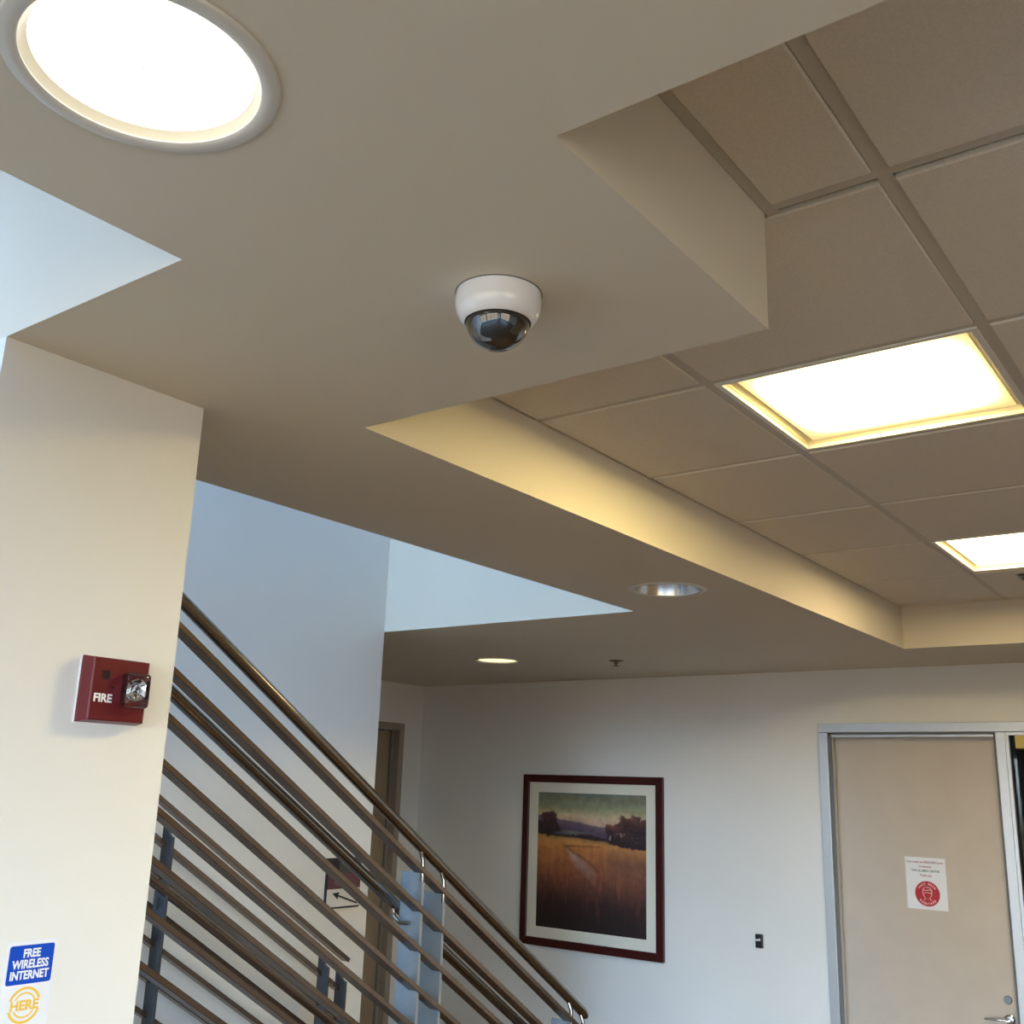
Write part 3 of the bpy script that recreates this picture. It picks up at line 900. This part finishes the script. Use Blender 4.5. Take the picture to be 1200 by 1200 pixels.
# rebated stops
for (a0, a1) in ((-2.246, -2.228), (MX0 - .016, MX0)):
    box('stop', a0, a1, WY + .012, WY + .05, 0, FT - .055, 'alu', dr)
    box('gasket', a0 + .001, a1 - .001, WY + .004, WY + .012, 0, FT - .055, 'alu_dark', dr)
box('stop', -2.246, MX0, WY + .012, WY + .05, FT - .078, FT - .054, 'alu', dr)
box('gasket', -2.246, MX0, WY + .004, WY + .012, FT - .066, FT - .0535, 'alu_dark', dr)
leaf = box('door_leaf', -2.243, MX0 - .003, WY + .075, WY + .12, .008, FT - .058, 'door', dr, bevel=.002)
for (a0, a1) in ((MX1, MX1 + .016), (DXR - .056, DXR - .04)):
    box('glazing_bead', a0, a1, WY - .004, WY + .02, .0, FT - .055, 'alu', dr)
    box('gasket', a0 + .001, a1 - .001, WY - .0, WY + .045, .0, FT - .056, 'alu_dark', dr)
box('glazing_bead', MX1 + .016, DXR - .056, WY - .004, WY + .02, FT - .071, FT - .055, 'alu', dr)
box('pane', MX1 + .001, DXR - .041, WY + .045, WY + .053, .0, FT - .056, 'glass', dr)
# lock cylinder and lever
lf = WY + .075
bm = bmesh.new(); lathe(bm, [(.021, 0), (.021, .006), (.018, .010), (.012, .010), (.011, .008), (.0005, .008)], (-1.374, lf, .701), 24, 'Y', -1); lk = obj('lock_cylinder', bm, 'satin_dark', leaf, smooth=True)
bm = bmesh.new()
lathe(bm, [(.027, 0), (.027, .007), (.020, .012), (.011, .014), (.010, .05), (.0005, .052)], (-1.372, lf, .605), 24, 'Y', -1)
tube(bm, [(-1.372, lf - .045, .605), (-1.40, lf - .050, .606), (-1.45, lf - .050, .604), (-1.487, lf - .044, .602)], [.011, .010, .0085, .007], 12)
obj('lever_handle', bm, 'chrome', leaf, smooth=True)

# office behind the sidelight
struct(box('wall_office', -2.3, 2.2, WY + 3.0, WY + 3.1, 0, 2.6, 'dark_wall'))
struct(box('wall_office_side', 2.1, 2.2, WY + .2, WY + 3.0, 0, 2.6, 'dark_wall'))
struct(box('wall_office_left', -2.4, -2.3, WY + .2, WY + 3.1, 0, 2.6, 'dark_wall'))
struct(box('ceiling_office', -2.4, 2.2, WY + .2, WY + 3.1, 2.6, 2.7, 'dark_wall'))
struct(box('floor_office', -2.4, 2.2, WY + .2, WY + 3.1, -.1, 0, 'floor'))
oy = 8.6; kx = oy / 6.235
t = empty('office_lamp', (-1.12 * kx, oy, 1.7 + .325 * kx)); bpy.context.view_layer.update()
tag(t, 'orange lit lamp panel seen through the door sidelight', 'lamp')
zc = 1.7 + (2.022 - 1.7) * kx
box('lamp_panel', -1.208 * kx, -.98 * kx, oy - .02, oy, zc - .045, zc + .05, 'lamp_orange', t)
box('lamp_case', -1.215 * kx, -.975 * kx, oy, oy + .06, zc - .055, zc + .06, 'alu_dark', t)
box('lamp_bracket', -1.10 * kx, -1.07 * kx, oy + .06, WY + 3.0, zc - .02, zc + .02, 'alu_dark', t)

# paper notice on the door leaf
k = (lf - .001) / WY
def dpx(x): return x * k
def dpz(z): return 1.7 + (z - 1.7) * k
nx0, nx1, nz0, nz1 = dpx(-1.838), dpx(-1.622), dpz(1.120), dpz(1.393)
t = empty('paper_notice', ((nx0 + nx1) / 2, lf, nz0)); bpy.context.view_layer.update()
tag(t, 'white paper face mask notice with red circle on the door', 'notice')
bm = bmesh.new(); bx(bm, nx0, nx1, lf - .0012, lf - .0004, nz0, nz1); obj('sheet', bm, 'paper', t)
yt = lf - .0016; ncx = (nx0 + nx1) / 2
for s, z, sz, mm in (('Face masks are REQUIRED prior', 1.363, .0155, 'text_red'), ('to entering', 1.340, .0155, 'text_red'),
                     ('THE ALUMNI CENTER', 1.317, .0165, 'text_teal'), ('Thank you', 1.293, .0155, 'text_red')):
    text('print_line', s, sz, mm, t, (ncx, yt, dpz(z)), (1, 0, 0), (0, 0, 1), .95, 'CENTER', .0001, 0, .0003)
ccx, ccz, cr = dpx(-1.727), dpz(1.2025), .067
bm = bmesh.new(); lathe(bm, [(.0005, .0015), (cr, .0015), (cr, .0010)], (ccx, lf, ccz), 48, 'Y', -1); obj('red_circle', bm, 'sign_red', t)


def arc_text(s, r, start, step, size, flip):
    for i, ch in enumerate(s):
        a = math.radians(start + step * i * (1 if flip else -1))
        pos = (ccx + r * math.cos(a), lf - .0022, ccz + r * math.sin(a))
        up = (math.cos(a), 0, math.sin(a)) if not flip else (-math.cos(a), 0, -math.sin(a))
        ri = (math.sin(a), 0, -math.cos(a)) if not flip else (-math.sin(a), 0, math.cos(a))
        if ch != ' ': text('circle_letter', ch, size, 'sign_pink', t, pos, ri, up, 1.0, 'CENTER', .0001, 0, .0004)

arc_text('FACE MASK', .047, 90 + 4 * 13.5, 13.5, .0155, False)
arc_text('REQUIRED', .058, 270 - 3.5 * 13.5, 13.5, .0155, True)
# masked head pictogram
def stroke(pts, r=.0018):
    bm = bmesh.new(); tube(bm, [(ccx + x, lf - .0022, ccz + z) for x, z in pts], r, 6); return obj('pictogram_line', bm, 'sign_pink', t, smooth=True)
stroke([(-.024, .002), (-.024, .018), (-.017, .031), (0, .036), (.017, .031), (.024, .018), (.024, .002)])
stroke([(-.024, .002), (-.020, -.012), (-.012, -.023), (.012, -.023), (.020, -.012), (.024, .002)])
stroke([(-.022, .020), (-.008, .017), (.008, .022), (.022, .017)])
stroke([(-.022, .002), (-.010, .006), (0, .007), (.010, .006), (.022, .002)])
stroke([(-.012, -.023), (-.013, -.029), (-.022, -.034)])
stroke([(.012, -.023), (.013, -.029), (.022, -.034)])

struct(box('wall_leak_blocker', LX - .35, LX - .2, 4.8, WY, 0, SLAB, 'dark_wall'))  # added unseen panel stopping outside light leaking past the corridor door
# ------------------------------------------------------------------ rear corridor door
d2 = empty('door_2', (LX, 5.5, 0)); bpy.context.view_layer.update(); struct(d2, 'brown door at the end of the rear corridor')
for (y0, y1, z0, z1) in ((LDY0 - .03, LDY0 + .02, 0, LDT - .02), (LDY1 - .02, LDY1 + .034, 0, LDT - .02)):
    box('frame_jamb', LX - .12, LX + .015, y0, y1, z0, z1, 'frame_brown', d2, bevel=.002)
box('frame_head', LX - .12, LX + .015, LDY0 - .03, LDY1 + .034, LDT - .022, LDT + .03, 'frame_brown', d2, bevel=.002)
box('door_leaf', LX - .11, LX - .065, LDY0 + .02, LDY1 - .022, .005, LDT - .03, 'door_brown', d2)
box('stop', LX - .065, LX - .04, LDY1 - .034, LDY1 - .02, .0, LDT - .022, 'frame_brown', d2)
box('gasket', LX - .062, LX - .055, LDY1 - .042, LDY1 - .034, .0, LDT - .03, 'alu_dark', d2)
